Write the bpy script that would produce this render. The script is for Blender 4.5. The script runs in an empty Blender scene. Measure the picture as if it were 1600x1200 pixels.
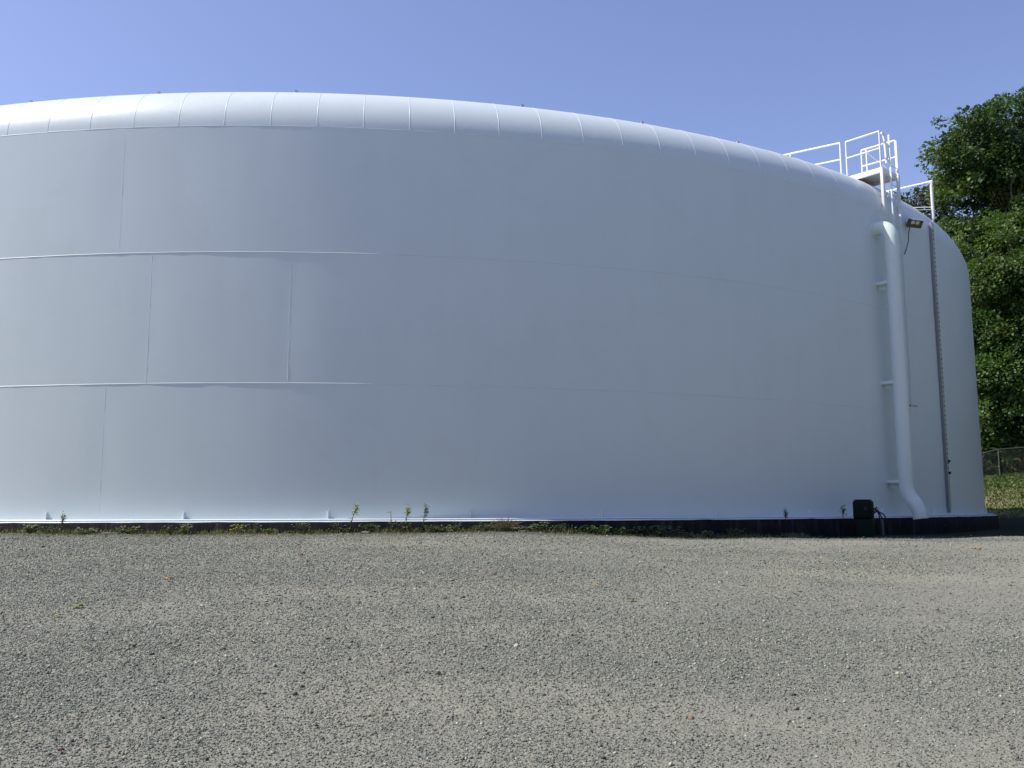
import bpy, bmesh, math, random
import numpy as np
from mathutils import Vector, Matrix

random.seed(7)
rng = np.random.default_rng(11)
scene = bpy.context.scene
C = scene.collection

# ------------------------------------------------------------------ camera
PITCH, ROLL = 0.13324, -0.00349
cam = bpy.data.cameras.new("camera")
cam.sensor_width = 36.0
cam.lens = 1480 / 1600 * 36.0
cam.clip_start = 0.1
cam.clip_end = 6000
camo = bpy.data.objects.new("camera", cam)
C.objects.link(camo)
F = Vector((0, math.cos(PITCH), math.sin(PITCH)))
R0 = Vector((1, 0, 0))
U0 = Vector((0, -math.sin(PITCH), math.cos(PITCH)))
cr, sr = math.cos(ROLL), math.sin(ROLL)
RX = cr * R0 + sr * U0
UX = -sr * R0 + cr * U0
camo.matrix_world = Matrix(((RX.x, UX.x, -F.x, 0), (RX.y, UX.y, -F.y, 0), (RX.z, UX.z, -F.z, 0), (0, 0, 0, 1)))
scene.camera = camo

# ------------------------------------------------------------------ sky and sun
SUN_EL = math.radians(52)
SUN_AZ = math.radians(264)                    # clockwise from +Y: the sun stands to the left
sdir = Vector((math.sin(SUN_AZ) * math.cos(SUN_EL), math.cos(SUN_AZ) * math.cos(SUN_EL), math.sin(SUN_EL)))
world = bpy.data.worlds.new("World")
scene.world = world
world.use_nodes = True
wn = world.node_tree
wn.nodes.clear()
sky = wn.nodes.new("ShaderNodeTexSky")
sky.sky_type = 'NISHITA'
sky.sun_disc = False
sky.sun_elevation = SUN_EL
sky.sun_rotation = SUN_AZ
sky.altitude = 100
sky.air_density = 1.0
sky.dust_density = 1.0
sky.ozone_density = 3.0
tint = wn.nodes.new("ShaderNodeMixRGB")
tint.blend_type = 'MULTIPLY'
tint.inputs[0].default_value = 1.0
tint.inputs[2].default_value = (1.13, 0.97, 1.07, 1)
bg = wn.nodes.new("ShaderNodeBackground")
bg.inputs[1].default_value = 0.135
wo = wn.nodes.new("ShaderNodeOutputWorld")
wn.links.new(sky.outputs[0], tint.inputs[1])
wn.links.new(tint.outputs[0], bg.inputs[0])
wn.links.new(bg.outputs[0], wo.inputs[0])

sl = bpy.data.lights.new("sun", 'SUN')
sl.energy = 3.6
sl.angle = math.radians(0.5)
sl.color = (1.0, 0.95, 0.83)
so = bpy.data.objects.new("sun", sl)
so.rotation_euler = (-sdir).to_track_quat('-Z', 'Y').to_euler()
C.objects.link(so)

scene.view_settings.view_transform = 'Standard'
scene.view_settings.look = 'None'
scene.view_settings.exposure = 0.4
scene.view_settings.gamma = 1.0

# ------------------------------------------------------------------ layout constants
AX, AY, R = -6.64, 48.84, 27.615             # tank axis and radius (camera at the origin)
ZB = -0.161                                  # underside of the steel shell
COURSE = 3.05
ZS = ZB + 3 * COURSE                         # where the rounded rim starts
KN = 1.2935                                  # radius of the rounded rim


def P(deg, dr, z):
    a = math.radians(deg)
    return Vector((AX + (R + dr) * math.sin(a), AY - (R + dr) * math.cos(a), z))


def sstep(a, b, x):
    t = np.clip((np.asarray(x, float) - a) / (b - a), 0, 1)
    return t * t * (3 - 2 * t)


def ground_z(x, y):
    x = np.asarray(x, float)
    y = np.asarray(y, float)
    base = -1.6 + 0.0543 * np.clip(y, -6, 21) - 0.25 * (1 - np.exp(-np.logaddexp(0, (x - .6) * 1.6) / 1.6 / 3))
    r = np.hypot(x - AX, y - AY)
    d = r - R
    phi = np.degrees(np.arctan2(x - AX, AY - y))
    w = np.maximum(sstep(58, 84, phi), sstep(58, 84, -phi))
    hill = np.interp(d, [0, 3.2, 7.2, 15, 30, 60, 400, 3000], [-.66, -.6, .0, 2.2, 3.3, 9.5, 16.0, 20.0])
    z = base * (1 - w) + hill * w
    z = z + 0.012 * np.sin(x * .9 + y * .35) * np.sin(y * .7 - x * .21) + .008 * np.sin(x * 2.3 - y * 1.1)
    return z


def gz(x, y):
    return float(ground_z(x, y))


def grass_weight(x, y):
    r = np.hypot(x - AX, y - AY)
    phi = np.degrees(np.arctan2(x - AX, AY - y))
    w = np.maximum(sstep(52, 66, phi), sstep(62, 74, -phi))
    return w


# ------------------------------------------------------------------ node helpers
def new_mat(name):
    m = bpy.data.materials.new(name)
    m.use_nodes = True
    nt = m.node_tree
    b = nt.nodes["Principled BSDF"]
    return m, nt, b


def nd(nt, kind, **kw):
    n = nt.nodes.new(kind)
    for k, v in kw.items():
        setattr(n, k, v)
    return n


def noise(nt, scale, detail=4, rough=.55, vec=None, dist=0.0):
    n = nt.nodes.new("ShaderNodeTexNoise")
    n.inputs['Scale'].default_value = scale
    n.inputs['Detail'].default_value = detail
    n.inputs['Roughness'].default_value = rough
    n.inputs['Distortion'].default_value = dist
    if vec is not None:
        nt.links.new(vec, n.inputs['Vector'])
    return n


def ramp(nt, fac, stops):
    r = nt.nodes.new("ShaderNodeValToRGB")
    while len(r.color_ramp.elements) < len(stops):
        r.color_ramp.elements.new(.5)
    for e, (p, c) in zip(r.color_ramp.elements, stops):
        e.position = p
        e.color = (*c, 1) if len(c) == 3 else c
    nt.links.new(fac, r.inputs[0])
    return r


def mix(nt, fac, a, b, mode='MIX'):
    m = nt.nodes.new("ShaderNodeMixRGB")
    m.blend_type = mode
    for i, v in ((0, fac), (1, a), (2, b)):
        if hasattr(v, 'is_linked') or hasattr(v, 'links'):
            nt.links.new(v, m.inputs[i])
        elif i == 0:
            m.inputs[0].default_value = v
        else:
            m.inputs[i].default_value = (*v, 1)
    return m.outputs[0]


def bump(nt, h, b, strength=.3, dist=.02):
    n = nt.nodes.new("ShaderNodeBump")
    n.inputs['Strength'].default_value = strength
    n.inputs['Distance'].default_value = dist
    nt.links.new(h, n.inputs['Height'])
    nt.links.new(n.outputs[0], b.inputs['Normal'])
    return n


def objvec(nt):
    return nt.nodes.new("ShaderNodeTexCoord").outputs['Object']


def geopos(nt):
    return nt.nodes.new("ShaderNodeNewGeometry").outputs['Position']


def paint(name, col, rough=.4, var=.03, bumpy=.04, spec=.5):
    m, nt, b = new_mat(name)
    v = geopos(nt)
    n1 = noise(nt, .35, 5, .6, v)
    n2 = noise(nt, 9, 4, .6, v)
    lo = tuple(c * (1 - var) for c in col)
    hi = tuple(min(1, c * (1 + var)) for c in col)
    r = ramp(nt, n1.outputs[0], [(.3, lo), (.7, hi)])
    nt.links.new(r.outputs[0], b.inputs['Base Color'])
    rr = ramp(nt, n2.outputs[0], [(.3, (rough * .88,) * 3), (.7, (rough * 1.12,) * 3)])
    nt.links.new(rr.outputs[0], b.inputs['Roughness'])
    b.inputs['Specular IOR Level'].default_value = spec
    if bumpy:
        n3 = noise(nt, 60, 3, .6, v)
        bump(nt, n3.outputs[0], b, bumpy, .004)
    return m


M = {}
M['shell'] = paint('tank_white_paint', (.69, .765, .778), .36, .012, .05)
m = M['shell']
nt = m.node_tree
b = nt.nodes['Principled BSDF']
old = b.inputs['Base Color'].links[0].from_socket
mp = nd(nt, "ShaderNodeMapping")
mp.inputs['Scale'].default_value = (1.6, 1.6, .09)
nt.links.new(geopos(nt), mp.inputs['Vector'])
st = noise(nt, 1.0, 7, .62, mp.outputs[0])
sr_ = ramp(nt, st.outputs[0], [(.3, (.978, .98, .98)), (.62, (1, 1, 1))])
bl = noise(nt, .9, 6, .7, geopos(nt), .8)
br_ = ramp(nt, bl.outputs[0], [(.28, (.975, .97, .96)), (.5, (1, 1, 1))])
nt.links.new(mix(nt, 1.0, mix(nt, 1.0, old, sr_.outputs[0], 'MULTIPLY'), br_.outputs[0], 'MULTIPLY'), b.inputs['Base Color'])
M['rail'] = paint('rail_white_paint', (.82, .82, .80), .35, .03, 0)
M['pipe'] = paint('pipe_white_paint', (.70, .79, .76), .4, .03, .03)
M['gauge'] = paint('gauge_grey_metal', (.25, .265, .29), .55, .12, .03, .3)
M['gauge_face'] = paint('gauge_pale_face', (.5, .52, .44), .5, .08, .02)
M['mark'] = paint('gauge_black_mark', (.02, .02, .025), .5, .1, 0)
M['cabinet'] = paint('cabinet_green_paint', (.004, .013, .011), .6, .15, .05, .12)
M['lamp_body'] = paint('lamp_olive_housing', (.075, .078, .05), .45, .15, .05)
M['rubber'] = paint('black_rubber', (.015, .016, .018), .6, .2, 0)
M['galv'] = paint('galvanised_steel', (.42, .43, .43), .42, .1, .02)
M['fence'] = paint('weathered_fence_steel', (.12, .13, .12), .6, .15, .02)
M['chip'] = paint('pale_concrete', (.42, .41, .37), .9, .25, .2)
M['rust'] = paint('rusty_steel', (.16, .08, .05), .7, .3, .05)
M['reflector'] = paint('lamp_reflector', (.75, .70, .5), .2, .05, 0)

# dark ring wall: bitumen coated concrete with streaks and lichen
m, nt, b = new_mat('dark_coated_concrete')
v = geopos(nt)
mp = nd(nt, "ShaderNodeMapping")
mp.inputs['Scale'].default_value = (3, 3, .35)
nt.links.new(v, mp.inputs['Vector'])
s1 = noise(nt, 2.0, 6, .65, mp.outputs[0])
s2 = noise(nt, 7, 6, .7, v)
c1 = ramp(nt, s1.outputs[0], [(.32, (.007, .007, .010)), (.55, (.016, .016, .019)), (.75, (.07, .07, .072))])
c2 = ramp(nt, s2.outputs[0], [(.45, (0, 0, 0)), (.72, (1, 1, 1))])
cc = mix(nt, c2.outputs[0], c1.outputs[0], (.026, .027, .026))
nt.links.new(cc, b.inputs['Base Color'])
b.inputs['Roughness'].default_value = .85
b.inputs['Specular IOR Level'].default_value = .12
bump(nt, s2.outputs[0], b, .5, .02)
M['ring'] = m

# ground: gravel, soil near the wall, grass, tank shade painted in at right
m, nt, b = new_mat('gravel_ground')
v = geopos(nt)
vo = nd(nt, "ShaderNodeTexVoronoi")
vo.inputs['Scale'].default_value = 46
nt.links.new(v, vo.inputs['Vector'])
vo2 = nd(nt, "ShaderNodeTexVoronoi")
vo2.inputs['Scale'].default_value = 120
nt.links.new(v, vo2.inputs['Vector'])
cell = ramp(nt, vo.outputs['Color'], [(.0, (.085, .09, .08)), (.35, (.175, .178, .155)), (.7, (.26, .26, .222)), (1, (.40, .395, .33))])
cell2 = ramp(nt, vo2.outputs['Color'], [(.0, (.135, .138, .12)), (.5, (.22, .22, .185)), (1, (.33, .32, .26))])
fine = mix(nt, .5, cell.outputs[0], cell2.outputs[0])
mpg = nd(nt, 'ShaderNodeMapping')
mpg.inputs['Scale'].default_value = (.55, 1.5, 1)
mpg.inputs['Rotation'].default_value = (0, 0, .18)
nt.links.new(v, mpg.inputs['Vector'])
np1 = noise(nt, .3, 6, .62, mpg.outputs[0], .6)
np2 = noise(nt, 1.3, 6, .65, v, .3)
dust = ramp(nt, np1.outputs[0], [(.44, (0, 0, 0)), (.62, (1, 1, 1))])
dust2 = ramp(nt, np2.outputs[0], [(.45, (0, 0, 0)), (.68, (1, 1, 1))])
dm = mix(nt, .5, dust.outputs[0], dust2.outputs[0])
grav = mix(nt, dm, fine, mix(nt, .5, fine, (.345, .33, .252)))
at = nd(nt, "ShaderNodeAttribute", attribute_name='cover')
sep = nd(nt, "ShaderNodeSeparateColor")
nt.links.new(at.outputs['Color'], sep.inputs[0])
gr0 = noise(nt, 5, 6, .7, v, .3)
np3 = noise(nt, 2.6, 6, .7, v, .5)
soil_shade_mask = nd(nt, "ShaderNodeMath", operation='MULTIPLY_ADD')
nt.links.new(np3.outputs[0], soil_shade_mask.inputs[0])
soil_shade_mask.inputs[1].default_value = 1.6
soil_shade_mask.inputs[2].default_value = -.25
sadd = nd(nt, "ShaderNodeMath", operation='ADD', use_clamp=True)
nt.links.new(soil_shade_mask.outputs[0], sadd.inputs[0])
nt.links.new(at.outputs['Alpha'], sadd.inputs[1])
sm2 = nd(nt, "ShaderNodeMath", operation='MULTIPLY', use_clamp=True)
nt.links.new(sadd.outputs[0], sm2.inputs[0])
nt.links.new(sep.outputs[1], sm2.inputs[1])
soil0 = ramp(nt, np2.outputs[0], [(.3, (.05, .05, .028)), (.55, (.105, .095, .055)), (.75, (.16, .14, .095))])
painted_shade = ramp(nt, gr0.outputs[0], [(.3, (.010, .014, .010)), (.6, (.022, .028, .017)), (.8, (.05, .05, .03))])  # near-black colour that paints the tank's shade onto the ground
soil_and_shade = mix(nt, at.outputs['Alpha'], soil0.outputs[0], painted_shade.outputs[0])
g1 = mix(nt, sm2.outputs[0], grav, soil_and_shade)
gr1 = noise(nt, 1.1, 6, .7, v, .6)
gr2 = noise(nt, 14, 5, .7, v)
grass_c = ramp(nt, gr2.outputs[0], [(.25, (.03, .05, .012)), (.5, (.06, .092, .022)), (.8, (.12, .14, .045))])
dirt_c = ramp(nt, gr2.outputs[0], [(.25, (.12, .09, .05)), (.75, (.30, .25, .16))])
dirtm = ramp(nt, gr1.outputs[0], [(.42, (0, 0, 0)), (.58, (1, 1, 1))])
dsel = nd(nt, "ShaderNodeMath", operation='MULTIPLY', use_clamp=True)
nt.links.new(dirtm.outputs[0], dsel.inputs[0])
nt.links.new(sep.outputs[2], dsel.inputs[1])
veg = mix(nt, dsel.outputs[0], grass_c.outputs[0], dirt_c.outputs[0])
fin = mix(nt, sep.outputs[0], g1, veg)
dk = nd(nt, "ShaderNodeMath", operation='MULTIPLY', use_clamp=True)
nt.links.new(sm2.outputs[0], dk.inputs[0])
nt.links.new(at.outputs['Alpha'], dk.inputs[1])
fin = mix(nt, dk.outputs[0], fin, painted_shade.outputs[0])  # painted shade laid over gravel and bank alike
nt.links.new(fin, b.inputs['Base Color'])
b.inputs['Roughness'].default_value = .95
b.inputs['Specular IOR Level'].default_value = .15
bump(nt, vo.outputs['Distance'], b, .7, .012)
M['ground'] = m


def attr_mat(name, attr='tint', rough=.6, trans=0.0, spec=.3, tcol=None):
    """base colour comes from a per-face colour of the object itself"""
    m, nt, b = new_mat(name)
    at = nd(nt, "ShaderNodeAttribute", attribute_name=attr)
    v = geopos(nt)
    n = noise(nt, 40, 3, .6, v)
    r = ramp(nt, n.outputs[0], [(.25, (.82, .82, .82)), (.75, (1.15, 1.15, 1.15))])
    col = mix(nt, 1.0, at.outputs['Color'], r.outputs[0], 'MULTIPLY')
    nt.links.new(col, b.inputs['Base Color'])
    b.inputs['Roughness'].default_value = rough
    b.inputs['Specular IOR Level'].default_value = spec
    if trans:
        t = nd(nt, "ShaderNodeBsdfTranslucent")
        tc = mix(nt, 1.0, col, tcol or (1.5, 1.7, .7), 'MULTIPLY')
        nt.links.new(tc, t.inputs['Color'])
        ms = nd(nt, "ShaderNodeMixShader")
        ms.inputs[0].default_value = trans
        nt.links.new(b.outputs[0], ms.inputs[1])
        nt.links.new(t.outputs[0], ms.inputs[2])
        nt.links.new(ms.outputs[0], nt.nodes['Material Output'].inputs['Surface'])
    return m


M['stone'] = attr_mat('crushed_stone', rough=.75, spec=.35)
M['leaf'] = attr_mat('leaf', rough=.5, trans=.3, spec=.35)
M['weed'] = attr_mat('weed_leaf', rough=.55, trans=.25, spec=.3)
m, nt, b = new_mat('bark')
v = geopos(nt)
mp = nd(nt, "ShaderNodeMapping")
mp.inputs['Scale'].default_value = (5, 5, .8)
nt.links.new(v, mp.inputs['Vector'])
n1 = noise(nt, 3, 6, .7, mp.outputs[0])
c1 = ramp(nt, n1.outputs[0], [(.3, (.06, .05, .042)), (.7, (.24, .21, .18))])
nt.links.new(c1.outputs[0], b.inputs['Base Color'])
b.inputs['Roughness'].default_value = .9
bump(nt, n1.outputs[0], b, .6, .03)
M['bark'] = m

m, nt, b = new_mat('lamp_glass')
b.inputs['Base Color'].default_value = (.9, .9, .85, 1)
b.inputs['Roughness'].default_value = .08
b.inputs['Transmission Weight'].default_value = .85
M['glass'] = m


# ------------------------------------------------------------------ object helpers
def link(name, me, mat, parent=None):
    o = bpy.data.objects.new(name, me)
    C.objects.link(o)
    if mat is not None and not me.materials:
        me.materials.append(mat)
    if parent is not None:
        o.parent = parent
    return o


def mesh(name, verts, faces, mat, parent=None, smooth=False, tint=None, loc=None):
    """verts are world coordinates; loc shifts the origin (geometry stays where it is)"""
    V = np.asarray(verts, np.float32)
    if parent is not None and loc is None:
        loc = (0, 0, 0)
    if loc is None:
        loc = (0, 0, 0)
    base = Vector((0, 0, 0))
    q = parent
    while q is not None:
        base = base + Vector(q.location)
        q = q.parent
    off = np.array(base, np.float32) + np.array(loc, np.float32)
    V = V - off
    me = bpy.data.meshes.new(name)
    if isinstance(faces, np.ndarray):
        nf, k = faces.shape
        me.vertices.add(len(V))
        me.vertices.foreach_set('co', V.ravel())
        me.loops.add(nf * k)
        me.loops.foreach_set('vertex_index', faces.ravel().astype(np.int32))
        me.polygons.add(nf)
        me.polygons.foreach_set('loop_start', np.arange(0, nf * k, k, dtype=np.int32))
        me.polygons.foreach_set('loop_total', np.full(nf, k, np.int32))
        me.update(calc_edges=True)
    else:
        me.from_pydata([tuple(map(float, p)) for p in V], [], faces)
        me.update()
    if smooth:
        me.polygons.foreach_set('use_smooth', np.ones(len(me.polygons), bool))
    if tint is not None:
        a = me.attributes.new('tint', 'FLOAT_COLOR', 'POINT')
        T = np.ones((len(V), 4), np.float32)
        T[:, :3] = tint
        a.data.foreach_set('color', T.ravel())
    o = link(name, me, mat, parent)
    o.location = loc
    return o


def thing(name, label, cat, loc=(0, 0, 0), group=None):
    o = bpy.data.objects.new(name, None)
    o.empty_display_size = .3
    C.objects.link(o)
    o.location = loc
    tag(o, label, cat, group)
    return o


def tag(o, label, cat, group=None):
    o['label'] = label
    o['category'] = cat
    if group:
        o['group'] = group
    return o


class MB:
    """collects shapes into one mesh, world coordinates"""

    def __init__(s):
        s.v = []
        s.f = []

    def add(s, v, f):
        n = len(s.v)
        s.v += [tuple(p) for p in v]
        s.f += [tuple(i + n for i in q) for q in f]

    def tube(s, pts, r, seg=10, cap=True, closed=False):
        pts = [Vector(p) for p in pts]
        n = len(pts)
        rs = [r] * n if not hasattr(r, '__len__') else r
        v = []
        f = []
        prev = None
        for i, p in enumerate(pts):
            if closed:
                t = (pts[(i + 1) % n] - pts[i - 1]).normalized()
            else:
                t = (pts[min(i + 1, n - 1)] - pts[max(i - 1, 0)]).normalized()
            if prev is None:
                a = t.orthogonal().normalized()
            else:
                a = (prev - t * prev.dot(t)).normalized()
            prev = a
            bb = t.cross(a)
            for k in range(seg):
                w = 2 * math.pi * k / seg
                v.append(p + (a * math.cos(w) + bb * math.sin(w)) * rs[i])
        m_ = n if closed else n - 1
        for i in range(m_):
            j = (i + 1) % n
            for k in range(seg):
                l = (k + 1) % seg
                f.append((i * seg + k, i * seg + l, j * seg + l, j * seg + k))
        if cap and not closed:
            f.append(tuple(reversed(range(seg))))
            f.append(tuple((n - 1) * seg + k for k in range(seg)))
        s.add(v, f)
        return s

    def box(s, c, ax, ay, az, bev=0.0):
        """box at centre c with half-axis vectors, optional bevel"""
        c, ax, ay, az = map(Vector, (c, ax, ay, az))
        bm = bmesh.new()
        bmesh.ops.create_cube(bm, size=2)
        L = (ax.length, ay.length, az.length)
        for vv in bm.verts:
            vv.co = Vector((vv.co.x * L[0], vv.co.y * L[1], vv.co.z * L[2]))
        if bev:
            bmesh.ops.bevel(bm, geom=bm.edges[:] + bm.verts[:], offset=bev, segments=3, affect='EDGES', profile=.5)
        bm.verts.ensure_lookup_table()
        ux, uy, uz = ax.normalized(), ay.normalized(), az.normalized()
        v = [c + ux * q.co.x + uy * q.co.y + uz * q.co.z for q in bm.verts]
        f = [tuple(q.index for q in fc.verts) for fc in bm.faces]
        bm.free()
        s.add(v, f)
        return s

    def build(s, name, mat, parent=None, smooth=True, loc=None, angle=40):
        o = mesh(name, s.v, s.f, mat, parent, smooth, loc=loc)
        if smooth:
            o.data.set_sharp_from_angle(angle=math.radians(angle))
        return o


def lathe_ring(profile, d0=0.0, d1=360.0, n=720):
    """sweep a (dr, z) profile about the tank axis"""
    full = abs(d1 - d0 - 360) < 1e-6
    cnt = n if full else n + 1
    ang = np.radians(d0 + (d1 - d0) * np.arange(cnt) / n)
    pr = np.array(profile)
    k = len(pr)
    rr = R + pr[:, 0]
    V = np.zeros((cnt, k, 3))
    V[..., 0] = AX + np.sin(ang)[:, None] * rr[None]
    V[..., 1] = AY - np.cos(ang)[:, None] * rr[None]
    V[..., 2] = pr[None, :, 1]
    I = np.arange(cnt * k).reshape(cnt, k)
    A = I if full else I[:-1]
    B = np.roll(I, -1, 0) if full else I[1:]
    Fq = np.stack([A[:, :-1], B[:, :-1], B[:, 1:], A[:, 1:]], -1).reshape(-1, 4)
    return V.reshape(-1, 3), Fq


# ------------------------------------------------------------------ ground
xs = np.concatenate([[-2500, -900, -300, -120, -70], np.arange(-46, -14, 2.0), np.arange(-14, 20, .3), np.arange(20, 62, .9), [70, 90, 140, 300, 900, 2500]])
ys = np.concatenate([[-2500, -600, -150, -40, -15], np.arange(-6, 3, 1.0), np.arange(3, 27, .25), np.arange(27, 92, .8), [100, 120, 160, 300, 900, 2500]])
X, Y = np.meshgrid(xs, ys)
Z = ground_z(X, Y)
far = np.maximum(np.abs(X), np.abs(Y)) > 600
V = np.stack([X, Y, Z], -1).reshape(-1, 3)
nx, ny = len(xs), len(ys)
I = np.arange(nx * ny).reshape(ny, nx)
Fq = np.stack([I[:-1, :-1], I[:-1, 1:], I[1:, 1:], I[1:, :-1]], -1).reshape(-1, 4)
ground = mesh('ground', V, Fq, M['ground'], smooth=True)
ground['kind'] = 'structure'
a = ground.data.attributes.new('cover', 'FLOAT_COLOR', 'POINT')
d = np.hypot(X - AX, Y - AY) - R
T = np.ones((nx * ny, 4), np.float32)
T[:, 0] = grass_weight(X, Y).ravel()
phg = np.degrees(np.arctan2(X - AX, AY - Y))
T[:, 1] = (1 - sstep(.9, 2.0, d) * (1 - sstep(12, 22, phg)) - sstep(.9, 2.1, d - np.clip(phg - 26, 0, 26) * .13) * sstep(12, 22, phg)).ravel()  # soil strip at left, zone of painted shade at right
T[:, 3] = sstep(10, 20, phg).ravel()  # turns the soil into painted tank shade towards the right
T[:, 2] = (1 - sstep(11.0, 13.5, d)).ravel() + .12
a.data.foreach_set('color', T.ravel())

# ------------------------------------------------------------------ tank
tank = thing('water_tank', 'huge round white steel water tank with rounded top edge standing on dark ring wall', 'water tank', (AX, AY, ZB))

BEAD = .013
course_seams = [[-5.4 + 12.86 * k for k in range(-13, 15)], [-3.44, 3.22] + [3.22 + 12.86 * k for k in range(1, 14)] + [-3.44 - 12.86 * k for k in range(1, 14)], [-5.5 + 12.86 * k + .4 for k in range(-13, 15)]]


def wall_offset(deg, z):
    """the plates are not quite round: long waves and slight peaking at the upright seams"""
    deg = np.asarray(deg, float)
    z = np.asarray(z, float)
    o = .0022 * np.sin(np.radians(deg) * 23 + z * .55) + .0016 * np.sin(np.radians(deg) * 41 - z * .9 + 1.3)
    o = o + .0010 * np.sin(np.radians(deg) * 83 + z * 1.7 + .6)
    c = np.clip(((z - ZB) / COURSE).astype(int), 0, 2)
    tz = np.clip(((z - ZB) / COURSE) % 1, 0, 1)
    pk = np.zeros(np.broadcast(deg, z).shape)
    for ci, sm in enumerate(course_seams):
        q = sum(np.exp(-((deg - (s_ + 180) % 360 + 180) / .75) ** 2) for s_ in sm)
        pk = pk + q * (c == ci)
    o = o - .007 * pk * np.sin(np.pi * tz) ** .7
    return o


# shell as one wavy sheet with welded seams
na, nz = 1440, 55
ang = np.arange(na) * 360 / na
zz = np.linspace(ZB, ZS, nz)
A_, Z_ = np.meshgrid(ang, zz, indexing='ij')
Ad = (A_ + 180) % 360 - 180
off = wall_offset(Ad, Z_) * np.clip((Z_ - ZB) / .5, 0, 1) * np.clip((ZS - Z_) / .5, 0, 1)
rr = R + off
V = np.stack([AX + rr * np.sin(np.radians(A_)), AY - rr * np.cos(np.radians(A_)), Z_], -1).reshape(-1, 3)
I = np.arange(na * nz).reshape(na, nz)
Nx = np.roll(I, -1, 0)
Fq = np.stack([I[:, :-1], Nx[:, :-1], Nx[:, 1:], I[:, 1:]], -1).reshape(-1, 4)
vs, fs = [V], [Fq]
cnt = len(V)


def half_bead(path_deg, path_z, horizontal, w=BEAD, h=BEAD):
    """half round weld bead laid on the shell"""
    global cnt
    k = 5
    n = len(path_deg)
    t = np.linspace(0, np.pi, k)
    dr = np.sin(t) * h - .004
    sh = np.cos(t) * w
    D = np.repeat(np.asarray(path_deg, float)[:, None], k, 1)
    Zp = np.repeat(np.asarray(path_z, float)[:, None], k, 1)
    wob = rng.normal(0, .0015, (n, 1))
    o = wall_offset((D + 180) % 360 - 180, np.clip(Zp, ZB + .01, ZS - .01)) * np.clip((Zp - ZB) / .5, 0, 1) * np.clip((ZS - Zp) / .5, 0, 1)
    rad = R + o + dr[None] + wob
    if horizontal:
        Zp = Zp + sh[None]
    else:
        D = D - np.degrees(sh[None] / R)
    W = np.stack([AX + rad * np.sin(np.radians(D)), AY - rad * np.cos(np.radians(D)), Zp], -1).reshape(-1, 3)
    J = np.arange(n * k).reshape(n, k) + cnt
    f = np.stack([J[:-1, :-1], J[:-1, 1:], J[1:, 1:], J[1:, :-1]], -1).reshape(-1, 4)
    vs.append(W)
    fs.append(f)
    cnt += n * k


aa = np.arange(-180, 180.01, .5)
for zc in (ZB + COURSE, ZB + 2 * COURSE, ZS - .002):
    half_bead(aa, np.full(len(aa), zc), True, .012 if zc < ZS - 1 else .009, .0115 if zc < ZS - 1 else .008)
for c, sm in enumerate(course_seams):
    for dg in sm:
        z = np.linspace(ZB + c * COURSE + .01, ZB + (c + 1) * COURSE - .01, 26)
        half_bead(np.full(26, dg), z, False, .0075, .0062)
mesh('shell', np.concatenate(vs), np.concatenate(fs), M['shell'], tank, smooth=True)

# rounded rim with its radial seams
prof = [(-KN + KN * math.cos(t), ZS + KN * math.sin(t)) for t in np.linspace(0, math.pi / 2 - .1, 22)]
v, f = lathe_ring(prof, n=960)
vs, fs = [v], [f]
cnt = len(v)
RIM = []
for k in range(160):
    dg = -.2 + 2.25 * k
    seg = 5
    tt = np.linspace(0.02, math.pi / 2 - .1, 22)
    t5 = np.linspace(0, np.pi, seg)
    dr = np.sin(t5) * .0078 - .003
    sh = np.degrees(np.cos(t5) * .011 / R)
    T2, D5 = np.meshgrid(tt, np.arange(seg), indexing='ij')
    kr = KN + dr[D5]
    rad = R - KN + kr * np.cos(T2)
    zz2 = ZS + kr * np.sin(T2)
    dd = dg - sh[D5]
    W = np.stack([AX + rad * np.sin(np.radians(dd)), AY - rad * np.cos(np.radians(dd)), zz2], -1).reshape(-1, 3)
    J = np.arange(len(tt) * seg).reshape(len(tt), seg) + cnt
    fs.append(np.stack([J[:-1, :-1], J[:-1, 1:], J[1:, 1:], J[1:, :-1]], -1).reshape(-1, 4))
    vs.append(W)
    cnt += len(W)
mesh('rounded_rim', np.concatenate(vs), np.concatenate(fs), M['shell'], tank, smooth=True)

# roof: shallow cone
e = prof[-1]
slope = math.tan(.1)
rp = [e] + [(-R + q, e[1] + slope * (R + e[0] - q)) for q in (24, 20, 15, 10, 5, .02)]
v, f = lathe_ring(rp, n=240)
mesh('roof', v, f, M['shell'], tank, smooth=True)

# base plate projecting below the shell, rounded nose
prof = [(-.2, ZB + .004), (.235, ZB + .002), (.26, ZB - .002), (.275, ZB - .010), (.28, ZB - .02), (.275, ZB - .027), (.2, ZB - .029)]
v, f = lathe_ring(prof[::-1], n=960)
mesh('base_plate', v, f[:, ::-1], M['shell'], tank, smooth=True)

# small welded lugs at the foot of the shell
lug0 = None
for k in range(-7, 12):
    dg = -1.34 + 6.6 * k
    c = P(dg, .03, ZB + .085)
    rad = (P(dg, 1, 0) - P(dg, 0, 0)).normalized()
    tn = Vector((math.cos(math.radians(dg)), math.sin(math.radians(dg)), 0))
    mb = MB().box(c, tn * .011, rad * .028, Vector((0, 0, .085)), .005)
    mb.build('anchor_lug', M['shell'], tank)

for dg in (-11.8, -4.42, 2.9, 15.04, 22.32, 29.2):
    c = P(dg, -.92, ZS + KN - .06)
    rad = (P(dg, 1, 0) - P(dg, 0, 0)).normalized()
    tn = Vector((math.cos(math.radians(dg)), math.sin(math.radians(dg)), 0))
    mb = MB().box(c, tn * .045, rad * .012, Vector((0, 0, .055)), .008)
    mb.tube([c + Vector((0, 0, .045)) - rad * .03, c + Vector((0, 0, .045)) + rad * .03], .035, 10)
    o = mb.build('lifting_lug', M['galv'], tank)
    o['label'] = 'small bare steel lug on the top edge'


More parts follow.
